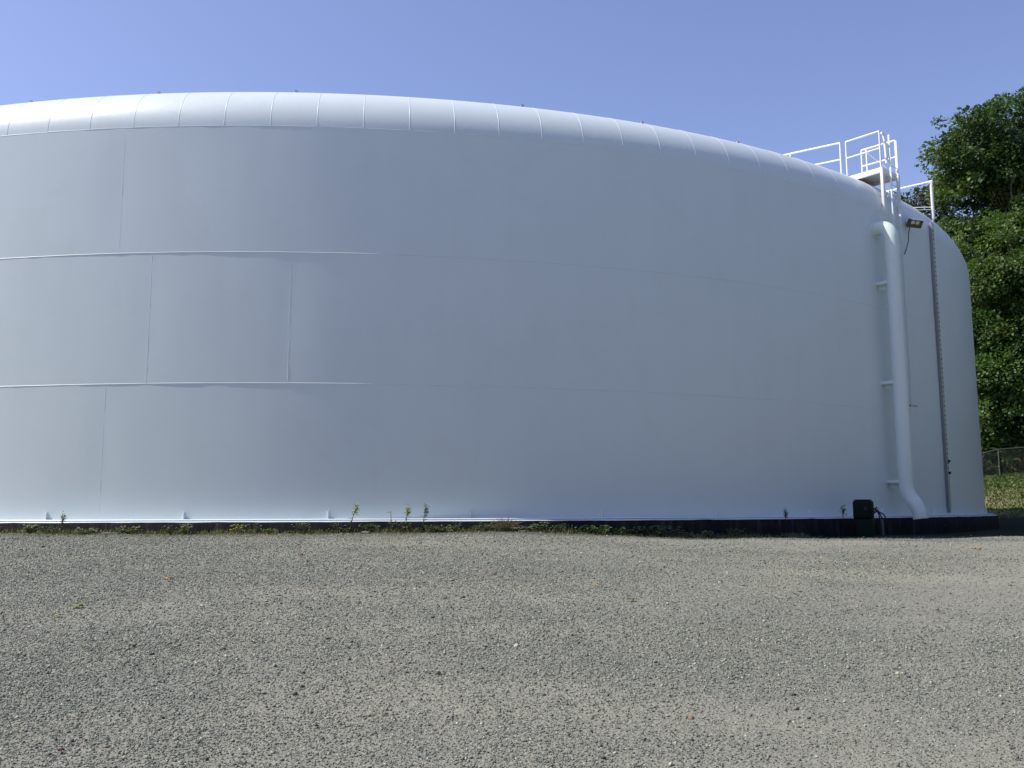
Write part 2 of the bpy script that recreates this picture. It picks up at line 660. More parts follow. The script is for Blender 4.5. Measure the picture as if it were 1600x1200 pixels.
def arc(p0, p1, p2, n=10):
    """quadratic bend"""
    return [p0 * (1 - t) ** 2 + p1 * 2 * t * (1 - t) + p2 * t * t for t in np.linspace(0, 1, n)]


# overflow pipe
PH = 39.4
p_wall = P(PH, -.08, 8.30)
p_c = P(PH, .5, 8.33)
pts = [p_wall, P(PH, .02, 8.31)] + arc(P(PH, .05, 8.32), P(PH, .5, 8.34), P(PH, .5, 7.86), 14)
pts += [P(PH, .5, z) for z in (7.0, 5.5, 4, 2.5, 1.2)]
pts += arc(P(PH, .5, .75), P(PH, .5, .52), P(PH, .62, .32), 8)[1:]
pts += arc(P(PH, .66, .26), P(PH, .86, .04), P(PH, .88, -.26), 8)
mb = MB()
rp_ = .205
mb.tube(pts, rp_, 28, cap=False)
# flange collar where it meets the shell, open mouth with wall thickness
nrm = (P(PH, 1, 0) - P(PH, 0, 0)).normalized()
mb.tube([P(PH, -.02, 8.305), P(PH, .035, 8.305)], .27, 28)
mb.tube(pts[-2:], rp_ - .012, 28, cap=False)
pipe = mb.build('overflow_pipe', M['pipe'], tank, angle=60)
pipe['label'] = 'thick white overflow pipe with a top elbow and kicked-out foot'
for z in (6.62, 3.66, .80):
    c = P(PH, .22, z)
    tn = Vector((math.cos(math.radians(PH)), math.sin(math.radians(PH)), 0))
    mb = MB().box(c - tn * .0, tn * .16, nrm * .25, Vector((0, 0, .045)), .008)
    mb.box(P(PH, .14, z - .1), tn * .012, nrm * .13, Vector((0, 0, .075)), .004)
    mb.build('pipe_bracket', M['pipe'], pipe)

# access platform over the rim
PA, PB = 40.5, 42.6
DI, DO = -1.10, .02
ZF = 10.37
mbp = MB()


def tdir(dg):
    return Vector((math.cos(math.radians(dg)), math.sin(math.radians(dg)), 0))


def rdir(dg):
    return Vector((math.sin(math.radians(dg)), -math.cos(math.radians(dg)), 0))


def beam(mb, a, b, w, h, bev=.006):
    a, b = Vector(a), Vector(b)
    t = b - a
    s_ = t.cross(Vector((0, 0, 1)))
    if s_.length < 1e-4:
        s_ = Vector((1, 0, 0))
    s_ = s_.normalized()
    u_ = s_.cross(t).normalized()
    mb.box((a + b) / 2, t / 2, s_ * w / 2, u_ * h / 2, bev)


def vbeam(mb, dg, dr, z0, z1, wt, wr, bev=.005):
    mb.box(P(dg, dr, (z0 + z1) / 2), tdir(dg) * wt / 2, rdir(dg) * wr / 2, Vector((0, 0, (z1 - z0) / 2)), bev)


plat_mb = MB()
mid = (PA + PB) / 2
cdeck = P(mid, (DI + DO) / 2, ZF - .03)
wid = (P(PB, (DI + DO) / 2, 0) - P(PA, (DI + DO) / 2, 0)).length
plat_mb.box(cdeck, tdir(mid) * (wid / 2 - .03), rdir(mid) * ((DO - DI) / 2 - .03), Vector((0, 0, .012)), .004)
platform = plat_mb.build('access_platform', M['rail'], tank)
platform['label'] = 'white railed access platform at the head of the ladder'
for (a_, b_) in ((P(PA, DI, ZF - .08), P(PA, DO + .03, ZF - .08)), (P(PB, DI, ZF - .08), P(PB, DO + .03, ZF - .08)), (P(PA, DI + .03, ZF - .081), P(PB, DI + .03, ZF - .081)), (P(PA, DO, ZF - .079), P(PB, DO, ZF - .079))):
    mb = MB()
    beam(mb, a_, b_, .05, .17)
    mb.build('edge_channel', M['rail'], platform)
for dg in (PA, PB):
    mb = MB()
    vbeam(mb, dg, DO + .02, 8.98, ZF - .01, .085, .085)
    mb.box(P(dg, .005, 9.0), tdir(dg) * .07, rdir(dg) * .02, Vector((0, 0, .09)), .005)
    mb.build('support_leg', M['rail'], platform)
    mb = MB()
    vbeam(mb, dg, DI + .03, 10.05, ZF - .1, .07, .07)
    mb.build('support_leg', M['rail'], platform)


def railing(name, dg, d0, d1, z0, z1, top, parent, posts, r=.026, rise=0.0, rr=None):
    """posts, top rail and middle rail along a radius"""
    mb = MB()
    zt = lambda d: top - rise * (d - d1)
    corner = P(dg, d1, zt(d1))
    mb.tube([P(dg, d0, zt(d0)), P(dg, d1, zt(d1))], r, 10)
    mb.tube([P(dg, d0, zt(d0) - .54), P(dg, d1, zt(d1) - .54)], r * .9, 10)
    for d_, zb_ in posts:
        mb.tube([P(dg, d_, zb_), P(dg, d_, zt(d_) + .001)], r, 10)
    return mb.build(name, M['rail'], parent)


railing('guardrail', PA, DI, DO, ZF, ZF, 11.53, platform, [(DI, ZF - .1), (DO, ZF - .1)])
railing('guardrail', PB, DI, DO, ZF, ZF, 11.50, platform, [(DI, ZF - .1), (-.93, ZF - .1), (DO, ZF - .1)], r=.03)
mb = MB().tube([P(PB, -.9, 11.35), P(41.3, .0, 10.45)], .009, 6)
mb.build('safety_chain', M['galv'], platform)

# roof handrail running back from the platform
rh = []
roofz = lambda dr: e[1] + slope * (e[0] - dr)
mb = MB()
d_out, d_in = -1.30, -5.3
zt0 = 11.56
mb.tube([P(PA, d_in, zt0 + slope * (d_out - d_in)), P(PA, d_out, zt0)], .028, 10)
mb.tube([P(PA, d_in, zt0 - .55 + slope * (d_out - d_in)), P(PA, d_out, zt0 - .55)], .025, 10)
for d_ in (d_out, -3.1, d_in):
    mb.tube([P(PA, d_, roofz(d_) - .02), P(PA, d_, zt0 + slope * (d_out - d_))], .028, 10)
o = mb.build('roof_handrail', M['rail'], tank)
o['label'] = 'white two-bar handrail rising along the roof'

# ladder
LA, LB = 41.12, 42.05
lad_mb = MB()
lad = None
mb = MB()
vbeam(mb, LA, .16, 3.05, 11.45, .016, .06, .003)
ladder = mb.build('access_ladder', M['shell'], tank)
ladder['label'] = 'narrow white ladder fixed to the tank behind the overflow pipe'
mb = MB()
vbeam(mb, LB, .16, 3.05, 11.38, .016, .06, .003)
mb.build('stringer', M['shell'], ladder)
# thicker hand grips above the platform
mb = MB()
mb.tube([P(41.0, .09, 10.55), P(41.0, .06, 11.25)], .045, 10)
mb.tube([P(41.0, .06, 11.25), P(40.98, .02, 11.5), P(40.85, .0, 11.53)], .036, 10)
mb.build('hand_grip', M['rail'], ladder)
for z in np.arange(3.15, 10.6, .305):
    MB().tube([P(LA, .16, z), P(LB, .16, z)], .011, 8).build('rung', M['shell'], ladder)
MB().tube([P(LA, .16, 3.07), P(42.9, .14, 3.10)], .014, 8).build('end_bar', M['rust'], ladder)
for z in (3.5, 6.2, 8.6):
    for dg in (LA, LB):
        mb = MB()
        beam(mb, P(dg, -.02, z), P(dg, .17, z), .04, .012, .002)
        mb.build('stand_off', M['shell'], ladder)
# tie bar between the two platform legs with small clamps
mb = MB()
mb.tube([P(PA, DO + .02, 9.62), P(PB, DO + .02, 9.62)], .028, 8)
for dg in (LA, LA + .35, LB):
    mb.box(P(dg, DO + .04, 9.60), tdir(dg) * .03, rdir(dg) * .03, Vector((0, 0, .10)), .006)
mb.build('tie_bar', M['rail'], platform)

# liquid level gauge: pipe from the roof, elbow, long board down the shell
GA = 47.6
ga = thing
mb = MB()
bd = .17
for_z0, for_z1 = -.10, 9.35
vbeam(mb, GA, .05, for_z0, for_z1, .12, .075)
gauge = mb.build('level_gauge', M['gauge'], tank)
gauge['label'] = 'dark level gauge board running down the shell from a white roof pipe'
mb = MB()
pts = [P(GA, -1.6, 10.74)] + [P(GA, -.2, 10.73)] + arc(P(GA, .06, 10.73), P(GA, .16, 10.73), P(GA, .16, 10.63), 6) + [P(GA, .15, 9.8), P(GA, .13, 9.34)]
mb.tube(pts, [.034, .034] + [.042] * 6 + [.034, .034], 12)
mb.box(P(GA, .15, 10.72), rdir(GA) * .06, tdir(GA) * .05, Vector((0, 0, .05)), .015)
mb.tube([P(GA, .15, 10.62), P(GA, .15, 9.45)], .05, 12)
o = mb.build('cable_pipe', M['rail'], gauge)
o['label'] = 'white bent pipe'
for (a_, b_) in ((P(GA, .14, 9.86), P(GA - .3, -.62, 9.98)), (P(GA, .14, 9.78), P(GA - 1.2, -.32, 9.72))):
    MB().tube([a_, b_], .013, 6).build('pipe_brace', M['rail'], gauge)
mb = MB()
vbeam(mb, GA + .05, .098, .02, 9.3, .15, .012, .002)
n_face = len(mb.f)
for i, z in enumerate(np.arange(1.15, 9.1, .1525)):
    w = .06 if i % 2 == 0 else .036
    mb.box(P(GA + .05, .1052, z), tdir(GA) * w, rdir(GA) * .003, Vector((0, 0, .018)), 0)
o = mb.build('gauge_face', M['gauge_face'], gauge, smooth=False)
o.data.materials.append(M['mark'])
for q in o.data.polygons[n_face:]:
    q.material_index = 1
o['label'] = 'pale scale with dark foot marks'
for z in (1.52, 1.15):
    MB().box(P(GA + .08, .13, z), tdir(GA) * .035, rdir(GA) * .035, Vector((0, 0, .04)), .008).build('pointer', M['mark'], gauge)

# ------------------------------------------------------------------ concrete ring wall
prof = [(-1.2, ZB - .038), (.29, ZB - .038), (.37, ZB - .044), (.40, ZB - .054), (.405, ZB - .062), (.401, ZB - .068)]
prof2 = [(.401, ZB - .066), (.415, ZB - .08), (.42, ZB - .4), (.43, -1.7)]
ring = thing('ring_wall', 'low dark concrete ring wall under the white tank, painted white along its top', 'foundation', (AX, AY, -.6))
v, f = lathe_ring(prof2[::-1], n=720)
mesh('wall', v, f[:, ::-1], M['ring'], ring, smooth=True)
v, f = lathe_ring(prof[::-1], n=720)
# the paint runs down unevenly over the lip
vv = v.reshape(720, len(prof), 3)
k = np.arange(720) * .5
wob = .007 * np.sin(k * 1.9) + .006 * np.sin(k * .83 + 1) + .005 * np.sin(k * 4.3)
vv[:, 0, 2] += wob - .004
vv[:, 1, 2] += wob * .5
o = mesh('painted_top', vv.reshape(-1, 3), f[:, ::-1], M['shell'], ring, smooth=True)
o['label'] = 'white painted top edge'

# ------------------------------------------------------------------ floodlight on the shell
FD = 43.65
fl = thing('floodlight', 'small twin-lamp olive floodlight hanging below the tank rim beside the ladder', 'floodlight', P(FD, .02, 8.86))
rd, td = rdir(FD), tdir(FD)
down = Vector((0, 0, -1))
fdir = (rd * .75 - td * .35 + down * .55).normalized()
fs_ = td.cross(Vector((0, 0, 1)))
side = Vector((0, 0, 1)).cross(fdir).normalized()
upv = fdir.cross(side).normalized()
fc = P(FD, .26, 8.86)
mb = MB().box(fc, side * .25, fdir * .075, upv * .13, .03)
mb.build('housing', M['lamp_body'], fl)
for s_ in (-1, 1):
    c = fc + side * (.085 * s_ - .06) + fdir * .078 + upv * .045
    mb = MB().box(c, side * .065, fdir * .012, upv * .05, .008)
    mb.build('lamp', M['reflector'], fl)
mb = MB().box(fc + upv * .145 + fdir * .03, side * .25, fdir * .12, upv * .008, .003)
mb.build('visor', M['rail'], fl)
mb = MB()
mb.tube([P(FD, -.02, 8.88), P(FD, .2, 8.87)], .025, 8)
mb.box(P(FD, .01, 8.88), td * .07, rd * .015, Vector((0, 0, .07)), .004)
mb.build('wall_arm', M['galv'], fl)
mb = MB()
cw = [fc - side * .22 * (1 if (side.dot(td) > 0) else -1) - upv * .05]
s0 = cw[0]
cw = [s0, s0 + Vector((.02, -.02, -.14)), P(43.1, .16, 8.50), P(43.3, .10, 8.28), P(43.2, .05, 8.06), P(43.0, .02, 7.86)]
mb.tube(cw, .012, 6)
mb.build('lamp_wire', M['rubber'], fl)

# ------------------------------------------------------------------ green utility cabinet on a post
BX = 33.7
bp = P(BX, .95, 0)
bz = gz(bp.x, bp.y)
cab = thing('utility_cabinet', 'dark green metal cabinet standing in front of the ring wall beside the overflow pipe', 'cabinet', (bp.x, bp.y, bz))
view = Vector((bp.x, bp.y, 0)).normalized()
sidev = Vector((view.y, -view.x, 0))
ang = math.radians(-12)
sidev = (sidev * math.cos(ang) + view * math.sin(ang)).normalized()
front = Vector((0, 0, 1)).cross(sidev).normalized()
mb = MB().box((bp.x, bp.y, .0), sidev * .235, front * .2, Vector((0, 0, .24)), .06)
mb.build('cabinet_body', M['cabinet'], cab)
mb = MB().box(Vector((bp.x, bp.y, .255)) - sidev * .01, sidev * .2, front * .17, Vector((0, 0, .012)), .01)
mb.build('lid', M['cabinet'], cab)
mb = MB().box((bp.x + sidev.x * .03, bp.y + sidev.y * .03, (bz - .2 - .22) / 2), sidev * .2, front * .15, Vector((0, 0, (-.2 - bz + .2) / 2)), .01)
mb.build('pedestal', M['cabinet'], cab)
mb = MB().box(Vector((bp.x, bp.y, .02)) - front * .205 + sidev * .1, sidev * .03, front * .012, Vector((0, 0, .05)), .006)
mb.build('latch', M['rubber'], cab)
# hoses from the cabinet over the wall top
b0 = Vector((bp.x, bp.y, 0)) + sidev * .225
for k, (dz, en, dr_) in enumerate(((-.02, 36.5, .62), (-.07, 36.0, .68), (-.11, 36.9, .62))):
    endp = P(en, dr_, -.75)
    midp = P(35.6 + .2 * k, .6, .02 - .05 * k)
    hs = MB().tube(arc(b0 + Vector((0, 0, dz)), b0 + sidev * .22 + Vector((0, 0, dz + .14)), midp, 8) + arc(midp, P(en, dr_, -.02), endp, 8)[1:], .017, 8)
    o = hs.build('cable', M['rubber'])
    tag(o, 'black cable looping from the green cabinet down the dark ring wall', 'cable', 'cables from the green cabinet')
mbc = MB()
mbc.tube([P(36.2, .64, -.86), P(36.2, .64, -.26)], .045, 12)
o = mbc.build('conduit_stub', M['fence'])
tag(o, 'short grey conduit stub upright against the ring wall beside the cabinet', 'conduit')

# ------------------------------------------------------------------ loose crushed stone
def stones(n, seedn):
    g = np.random.default_rng(seedn)
    yg = np.linspace(4.2, 25, 400)
    dens = yg ** -1.75 * (yg * 1.2 + 3)
    cdf = np.concatenate([[0], np.cumsum(dens)])[:-1]
    m_ = int(n * 2.4)
    y = np.interp(g.random(m_) * cdf[-1], cdf, yg)
    x = (g.random(m_) * 2 - 1) * (y * .6 + 1.5)
    keep = np.hypot(x - AX, y - AY) > R + .6 + 1.5 * sstep(2, 9, x) * g.random(m_)
    # bare trodden patches get fewer stones
    pat = np.sin(x * .35 + 1.2 * np.sin(y * .31)) * np.sin(y * .8 + .8 * np.sin(x * .33)) + .5 * np.sin(x * 1.1 + y * .9) * np.sin(y * 1.9 - x * .5)
    pat = pat + .35 * np.sin(x * 4.1 - y * 2.2) * np.sin(y * 3.7 + x * 1.9)
    pr = .70 + .30 * pat - .05 * x * sstep(4, 7, y)
    keep &= g.random(m_) < np.clip(pr, .16, 1)
    x, y = x[keep][:n], y[keep][:n]
    n = len(x)
    s = .0108 * (y / 6) ** .45 * np.exp(g.normal(0, .38, n))
    base = np.array([[1, 0, 0], [-1, 0, 0], [0, 1, 0], [0, -1, 0], [0, 0, 1], [0, 0, -1]], float)
    V = base[None] * (1 + g.normal(0, .28, (n, 6, 1))) + g.normal(0, .22, (n, 6, 3))
    V = V * np.stack([np.ones(n), .55 + .5 * g.random(n), .45 + .35 * g.random(n)], -1)[:, None]
    # random turn: tilt then spin
    t = g.normal(0, .5, n)
    ct, st = np.cos(t)[:, None], np.sin(t)[:, None]
    V = np.stack([V[..., 0] * ct - V[..., 2] * st, V[..., 1], V[..., 0] * st + V[..., 2] * ct], -1)
    w = g.random(n) * 2 * np.pi
    cw_, sw_ = np.cos(w)[:, None], np.sin(w)[:, None]
    V = np.stack([V[..., 0] * cw_ - V[..., 1] * sw_, V[..., 0] * sw_ + V[..., 1] * cw_, V[..., 2]], -1)
    V = V * (s * .5)[:, None, None]
    V[..., 0] += x[:, None]
    V[..., 1] += y[:, None]
    V[..., 2] += (ground_z(x, y) + s * .12)[:, None]
    f = np.array([[0, 2, 4], [2, 1, 4], [1, 3, 4], [3, 0, 4], [2, 0, 5], [1, 2, 5], [3, 1, 5], [0, 3, 5]])
    Fz = (f[None] + 6 * np.arange(n)[:, None, None]).reshape(-1, 3)
    pal = np.array([[.15, .165, .165], [.20, .215, .21], [.11, .125, .13], [.26, .265, .25], [.24, .22, .18], [.07, .078, .085], [.40, .40, .37], [.50, .50, .46], [.22, .15, .11]])
    pk = g.choice(len(pal), n, p=[.25, .25, .15, .15, .07, .06, .054, .008, .008])
    col = pal[pk] * np.array([1.04, 1.07, .93]) * (1 + g.normal(0, .12, (n, 1)))
    return V.reshape(-1, 3), Fz, np.repeat(np.clip(col, .02, .8), 6, 0)


parts = [stones(470000, 1)]
n0 = 0
Vs, Fs, Ts = [], [], []
for V, Fz, Tc in parts:
    Vs.append(V)
    Fs.append(Fz + n0)
    Ts.append(Tc)
    n0 += len(V)
gravel = mesh('gravel', np.concatenate(Vs), np.concatenate(Fs), M['stone'], tint=np.concatenate(Ts))
gravel['kind'] = 'stuff'
gravel['label'] = 'loose grey crushed stone covering the yard'


# ------------------------------------------------------------------ leaves lying on the gravel
def flat_leaf(label, x, y, size, col, turn, cat='leaf', name='fallen_leaf'):
    z = gz(x, y) + .012
    ol = []
    n = 22
    for i in range(n):
        a_ = 2 * math.pi * i / n
        r_ = size * (.62 + .38 * abs(math.cos(2.5 * a_))) * (1 if i else 1.15)
        ol.append((r_ * math.cos(a_), r_ * math.sin(a_)))
    ct, st = math.cos(turn), math.sin(turn)
    top = [(x, y, z + size * .35)]
    bot = [(x, y, z + size * .35 - .003)]
    for i, (p, q) in enumerate(ol):
        zz_ = z + size * .45 * abs(math.sin(math.atan2(q, p) * 1.5 + turn)) + .004
        px_, py_ = x + p * ct - q * st, y + p * st + q * ct
        top.append((px_, py_, zz_))
        bot.append((px_, py_, zz_ - .003))
    v = top + bot
    f = []
    for i in range(n):
        j = (i + 1) % n
        f.append((0, 1 + i, 1 + j))
        f.append((n + 1, n + 2 + j, n + 2 + i))
        f.append((1 + i, n + 2 + i, n + 2 + j, 1 + j))
    o = mesh(name, v, f, M['weed'], None, True, tint=np.tile(col, (len(v), 1)), loc=(x, y, z))
    return tag(o, label, cat)


flat_leaf('curled pale orange leaf lying alone on the grey gravel, left of centre', -4.61, 12.93, .055, (.55, .32, .10), .4)
flat_leaf('yellow-green leaf on the gravel at left, the larger of two close together', -4.73, 10.53, .06, (.30, .34, .07), 1.3)
flat_leaf('pale yellow-green leaf on the gravel at left, the smaller of two close together', -4.69, 9.98, .042, (.34, .33, .12), 2.2)
flat_leaf('bright red leaf on the gravel toward the tank', -3.55, 16.1, .055, (.28, .05, .03), .9)
flat_leaf('dark maroon leaf on the gravel in the near left foreground', -2.46, 5.37, .022, (.09, .015, .02), 2.6)
flat_leaf('small orange leaf on the far gravel at right, near the shadow', 9.27, 19.14, .07, (.50, .22, .08), .2)
flat_leaf('tiny yellow leaf on the gravel just right of centre', 1.09, 12.47, .04, (.55, .42, .05), 1.8)
flat_leaf('flat bright green leaf on the gravel just right of centre', 1.39, 11.4, .055, (.10, .22, .04), 2.9)
flat_leaf('brownish red leaf on the gravel in the middle of the yard', -.26, 13.44, .04, (.25, .09, .06), .5)


for dg, dr, ln, lab in ((-4.1, .62, .17, 'flat pale concrete chip at the foot of the ring wall, far left'), (7.0, .7, .09, 'small pale concrete chip below the tallest weed'), (14.2, .66, .14, 'pale concrete chip just right of the dry weed tangle'), (20.6, .62, .16, 'long pale concrete chip at the shaded foot of the ring wall')):
    p = P(dg, dr, 0)
    p.z = gz(p.x, p.y) + .015
    mb = MB().box(p, tdir(dg + 20 * math.sin(dg)) * ln, rdir(dg) * .05, Vector((.01, 0, .02)), .012)
    mb.v = [(a_ + rng.normal(0, .006), b__ + rng.normal(0, .006), c_ + rng.normal(0, .004)) for a_, b__, c_ in mb.v]
    o = mb.build('concrete_chip', M['chip'], loc=tuple(p))
    tag(o, lab, 'rubble')

# ------------------------------------------------------------------ weeds at the wall foot
class LF:
    """leaf and blade collector with colours"""

    def __init__(s):
        s.v = []
        s.f = []
        s.c = []

    def leaf(s, p, dirv, nrm_, L, W, col):
        p, dirv = Vector(p), Vector(dirv).normalized()
        sd = dirv.cross(Vector(nrm_))
        if sd.length < 1e-3:
            sd = dirv.orthogonal()
        sd = sd.normalized()
        up = sd.cross(dirv).normalized()
        n = len(s.v)
        tip = p + dirv * L - up * L * .18
        m1 = p + dirv * L * .45
        s.v += [p, m1 + sd * W / 2 + up * W * .18, m1, m1 - sd * W / 2 + up * W * .18, tip]
        s.f += [(n, n + 1, n + 2), (n, n + 2, n + 3), (n + 2, n + 1, n + 4), (n + 2, n + 4, n + 3)]
        s.c += [col] * 5

    def stem(s, pts, r, col):
        mb = MB().tube(pts, r, 5)
        n = len(s.v)
        s.v += [Vector(q) for q in mb.v]
        s.f += [tuple(i + n for i in q) for q in mb.f]
        s.c += [col] * len(mb.v)

    def build(s, name, mat, parent=None, loc=None):
        return mesh(name, s.v, s.f, mat, parent, False, tint=np.array(s.c), loc=loc)


def jit(col, k=.2):
    f_ = 1 + random.uniform(-k, k)
    return tuple(max(.004, c * f_ * (1 + random.uniform(-k, k) * .4)) for c in col)


def foot(deg, dr):
    p = P(deg, dr - .02, 0)
    p.z = gz(p.x, p.y) - .01
    return p


def low_weed(deg, dr, h, spread, col, nleaf, label, group=None, name='weed', ls=.08):
    b0 = foot(deg, dr)
    L = LF()
    for i in range(nleaf):
        a_ = random.uniform(0, 2 * math.pi)
        el = random.uniform(.3, 1.3)
        hh = h * random.uniform(.35, 1)
        tip = b0 + Vector((math.cos(a_) * spread * random.random(), math.sin(a_) * spread * .6 * random.random(), hh))
        L.stem([b0, b0.lerp(tip, .5) + Vector((0, 0, hh * .12)), tip], .0026, jit((col[0] * .8, col[1] * .7, col[2]), .2))
        dv = Vector((math.cos(a_), math.sin(a_) * .8, math.sin(el) * .4))
        L.leaf(tip, dv, Vector((random.uniform(-.4, .4), -.5, 1)), ls * random.uniform(.6, 1.3), ls * random.uniform(.45, .8), jit(col, .35))
    o = L.build(name, M['weed'], None, loc=tuple(b0))
    return tag(o, label, 'weed', group)


def stalk_weed(deg, dr, h, lean, col, flower, label, nl=30):
    b0 = foot(deg, dr)
    t = thing('tall_weed', label, 'weed', tuple(b0))
    S_ = LF()
    top = b0 + Vector((lean, -.02, h))
    midp = b0 + Vector((lean * .25, 0, h * .5))
    pts = arc(b0, midp, top, 8)
    S_.stem(pts, [.012 - .0009 * i for i in range(8)], jit((col[0] * .8, col[1] * .75, col[2])))
    S_.build('stem', M['weed'], t)
    L = LF()
    for i in range(nl):
        q = pts[min(7, int(7.6 * random.random()))] + Vector((random.gauss(0, .015), random.gauss(0, .015), random.gauss(0, .02)))
        a_ = random.uniform(0, 6.28)
        s_ = random.uniform(.06, .15) * (1 - .4 * i / nl)
        L.leaf(q, Vector((math.cos(a_), math.sin(a_), .35)), (0, 0, 1), s_, s_ * .4, jit(col, .3))
    L.build('foliage', M['weed'], t)
    if flower:
        Fl = LF()
        for i in range(80):
            q = top + Vector((random.gauss(0, .028), random.gauss(0, .025), random.gauss(-.03, .06)))
            Fl.leaf(q, Vector((random.gauss(0, 1), random.gauss(0, 1), .6)), (0, 0, 1), .05, .036, jit(flower, .3))
        Fl.build('flower_head', M['weed'], t)
    return t


GREEN, YEL, DRY, DKG = (.085, .135, .03), (.22, .24, .04), (.24, .21, .12), (.02, .03, .022)
stalk_weed(6.3, .55, .56, .14, GREEN, (.34, .36, .05), 'tallest weed at the tank foot, with a leaning yellow-green flower head')
stalk_weed(8.75, .56, .5, .06, (.10, .13, .04), (.26, .28, .06), 'upright weed with small yellow top, middle one of three stalks')
stalk_weed(9.5, .55, .52, .09, (.10, .12, .06), (.12, .13, .09), 'grey-topped leggy weed standing right of the yellow-topped stalk', 22)
stalk_weed(8.15, .52, .48, -.02, (.11, .10, .06), None, 'thin bare brownish stalk standing left of the yellow-topped stalk', 6)
stalk_weed(-6.5, .55, .36, .03, (.10, .12, .04), (.10, .11, .06), 'spiky green weed poking above the painted edge at far left', 14)
stalk_weed(32.9, .6, .72, .03, DKG, (.03, .045, .025), 'dark weed silhouetted against the tank left of the green cabinet', 20)
stalk_weed(28.7, .55, .62, .02, DKG, (.03, .035, .02), 'small dark weed at the shaded ring wall, farther left of the cabinet', 12)
low_weed(1.5, .62, .2, .14, YEL, 26, 'bright yellow-green bushy weed at the foot of the ring wall', ls=.075)
b0 = foot(13.2, .75)
L = LF()
for i in range(150):
    a_ = random.uniform(0, 2 * math.pi)
    r_ = random.uniform(.05, .42)
    tip = b0 + Vector((math.cos(a_) * r_, math.sin(a_) * r_ * .6, random.uniform(.1, .36) * (1 - .5 * r_)))
    L.stem([b0 + Vector((math.cos(a_) * r_ * .3, 0, 0)), b0.lerp(tip, .6) + Vector((0, 0, .05)), tip], .0028, jit(DRY, .3))
    L.leaf(tip, Vector((math.cos(a_), math.sin(a_), .2)), (0, 0, 1), .05, .02, jit((.20, .18, .08), .4))
tag(L.build('dry_weed', M['weed'], None, tuple(b0)), 'dried tan tangle of weed stems heaped at the ring wall', 'weed')
for dg in (-9.6, -8.2, -7.0, -4.9, -3.2, -1.5, -.6, 2.2, 3.0, 4.0, 5.6, 7.3, 8.5, 9.9, 10.4, 10.9, 11.8, 12.4, 14.4, 15.0, 15.9, 16.6, 17.3, 17.8, 18.8, 19.5, 20.3, 21.0, 21.7, 22.4, 23.6, 25.5):
    low_weed(dg + random.uniform(-.2, .2), random.uniform(.52, .75), random.uniform(.12, .28), random.uniform(.12, .34), random.choice([GREEN, (.12, .16, .05), (.10, .13, .05)]), random.randint(24, 54),
             'low leafy green weed at the foot of the dark ring wall', 'low weeds along the ring wall', ls=random.uniform(.045, .085))

# fringe of short grass along the wall: uncountable
L = LF()
for i in range(15000):
    dg = random.uniform(-24, 30)
    dr = .43 + abs(random.gauss(0, .30))
    if random.random() > .55 + .45 * math.sin(dg * 1.3) * math.sin(dg * .47 + 1):
        continue
    p = P(dg, dr, 0)
    p.z = gz(p.x, p.y)
    h = random.uniform(.02, .11) * (1.4 if dr < .7 else .7)
    col = random.choice([(.12, .13, .045), (.19, .17, .07), (.07, .10, .03), (.22, .19, .11)])
    dv = Vector((random.gauss(0, .5), random.gauss(0, .4), 1))
    L.leaf(p, dv, (random.gauss(0, 1), -1, .3), h, random.uniform(.006, .02), jit(col, .3))
fr = L.build('wall_grass', M['weed'])
fr['kind'] = 'stuff'
fr['label'] = 'sparse dry grass along the foot of the ring wall'


# ------------------------------------------------------------------ chain link fence on the bank
def on_bank(x, y):
    return Vector((x, y, gz(x, y)))


fa, fb = Vector((21.0, 66.2, 0)), Vector((51.0, 61.6, 0))
npost = 11
fence = thing('chain_link_fence', 'grey chain-link fence with top rail on the grassy bank under the trees', 'fence', tuple(on_bank(fa.x, fa.y)))
FH = 1.85
tops = []
sections = 10
for i in range(npost):
    q = fa.lerp(fb, i / (npost - 1)) + (fb - fa) * .0
    q = on_bank(q.x, q.y)
    MB().tube([q - Vector((0, 0, .2)), q + Vector((0, 0, FH + .05))], .036, 8).build('post', M['fence'], fence)
    tops.append(q + Vector((0, 0, FH)))
MB().tube(tops, .024, 8).build('top_rail', M['fence'], fence)
wv, wf = [], []
mbw = MB()
Lf = (fb - fa).length
for i in range(npost - 1):
    a_, b_ = tops[i], tops[i + 1]
    w = (b_ - a_).length
    st = .16
    nn = int((w + FH) / st)
    for k in range(nn):
        for sgn in (1, -1):
            s0 = k * st - FH
            t0, t1 = s0, s0 + FH
            z0, z1 = 0, FH
            if t0 < 0:
                z0 = -t0
                t0 = 0
            if t1 > w:
                z1 = FH - (t1 - w)
                t1 = w
            if t1 <= t0:
                continue
            if sgn < 0:
                z0, z1 = FH - z0, FH - z1
            A1 = a_.lerp(b_, t0 / w) - Vector((0, 0, FH - z0))
            B1 = a_.lerp(b_, t1 / w) - Vector((0, 0, FH - z1))
            mbw.tube([A1, B1], .0022, 3, cap=False)
mbw.build('wire_mesh', M['fence'], fence, smooth=False)


# ------------------------------------------------------------------ trees
def leaves_mesh(name, parent, P0, D0, N0, size, cols):
    n = len(P0)
    D = D0 / np.linalg.norm(D0, axis=1, keepdims=True)
    S = np.cross(D, N0)
    S /= np.linalg.norm(S, axis=1, keepdims=True) + 1e-9
    U = np.cross(S, D)
    L = size[:, None]
    v = np.stack([P0, P0 + D * L * .5 + S * L * .42 + U * L * .08, P0 + D * L - U * L * .12, P0 + D * L * .5 - S * L * .42 + U * L * .08], 1)
    f = np.array([[0, 1, 2], [0, 2, 3]])
    Fz = (f[None] + 4 * np.arange(n)[:, None, None]).reshape(-1, 3)
    return mesh(name, v.reshape(-1, 3), Fz, M['leaf'], parent, False, tint=np.repeat(cols, 4, 0))


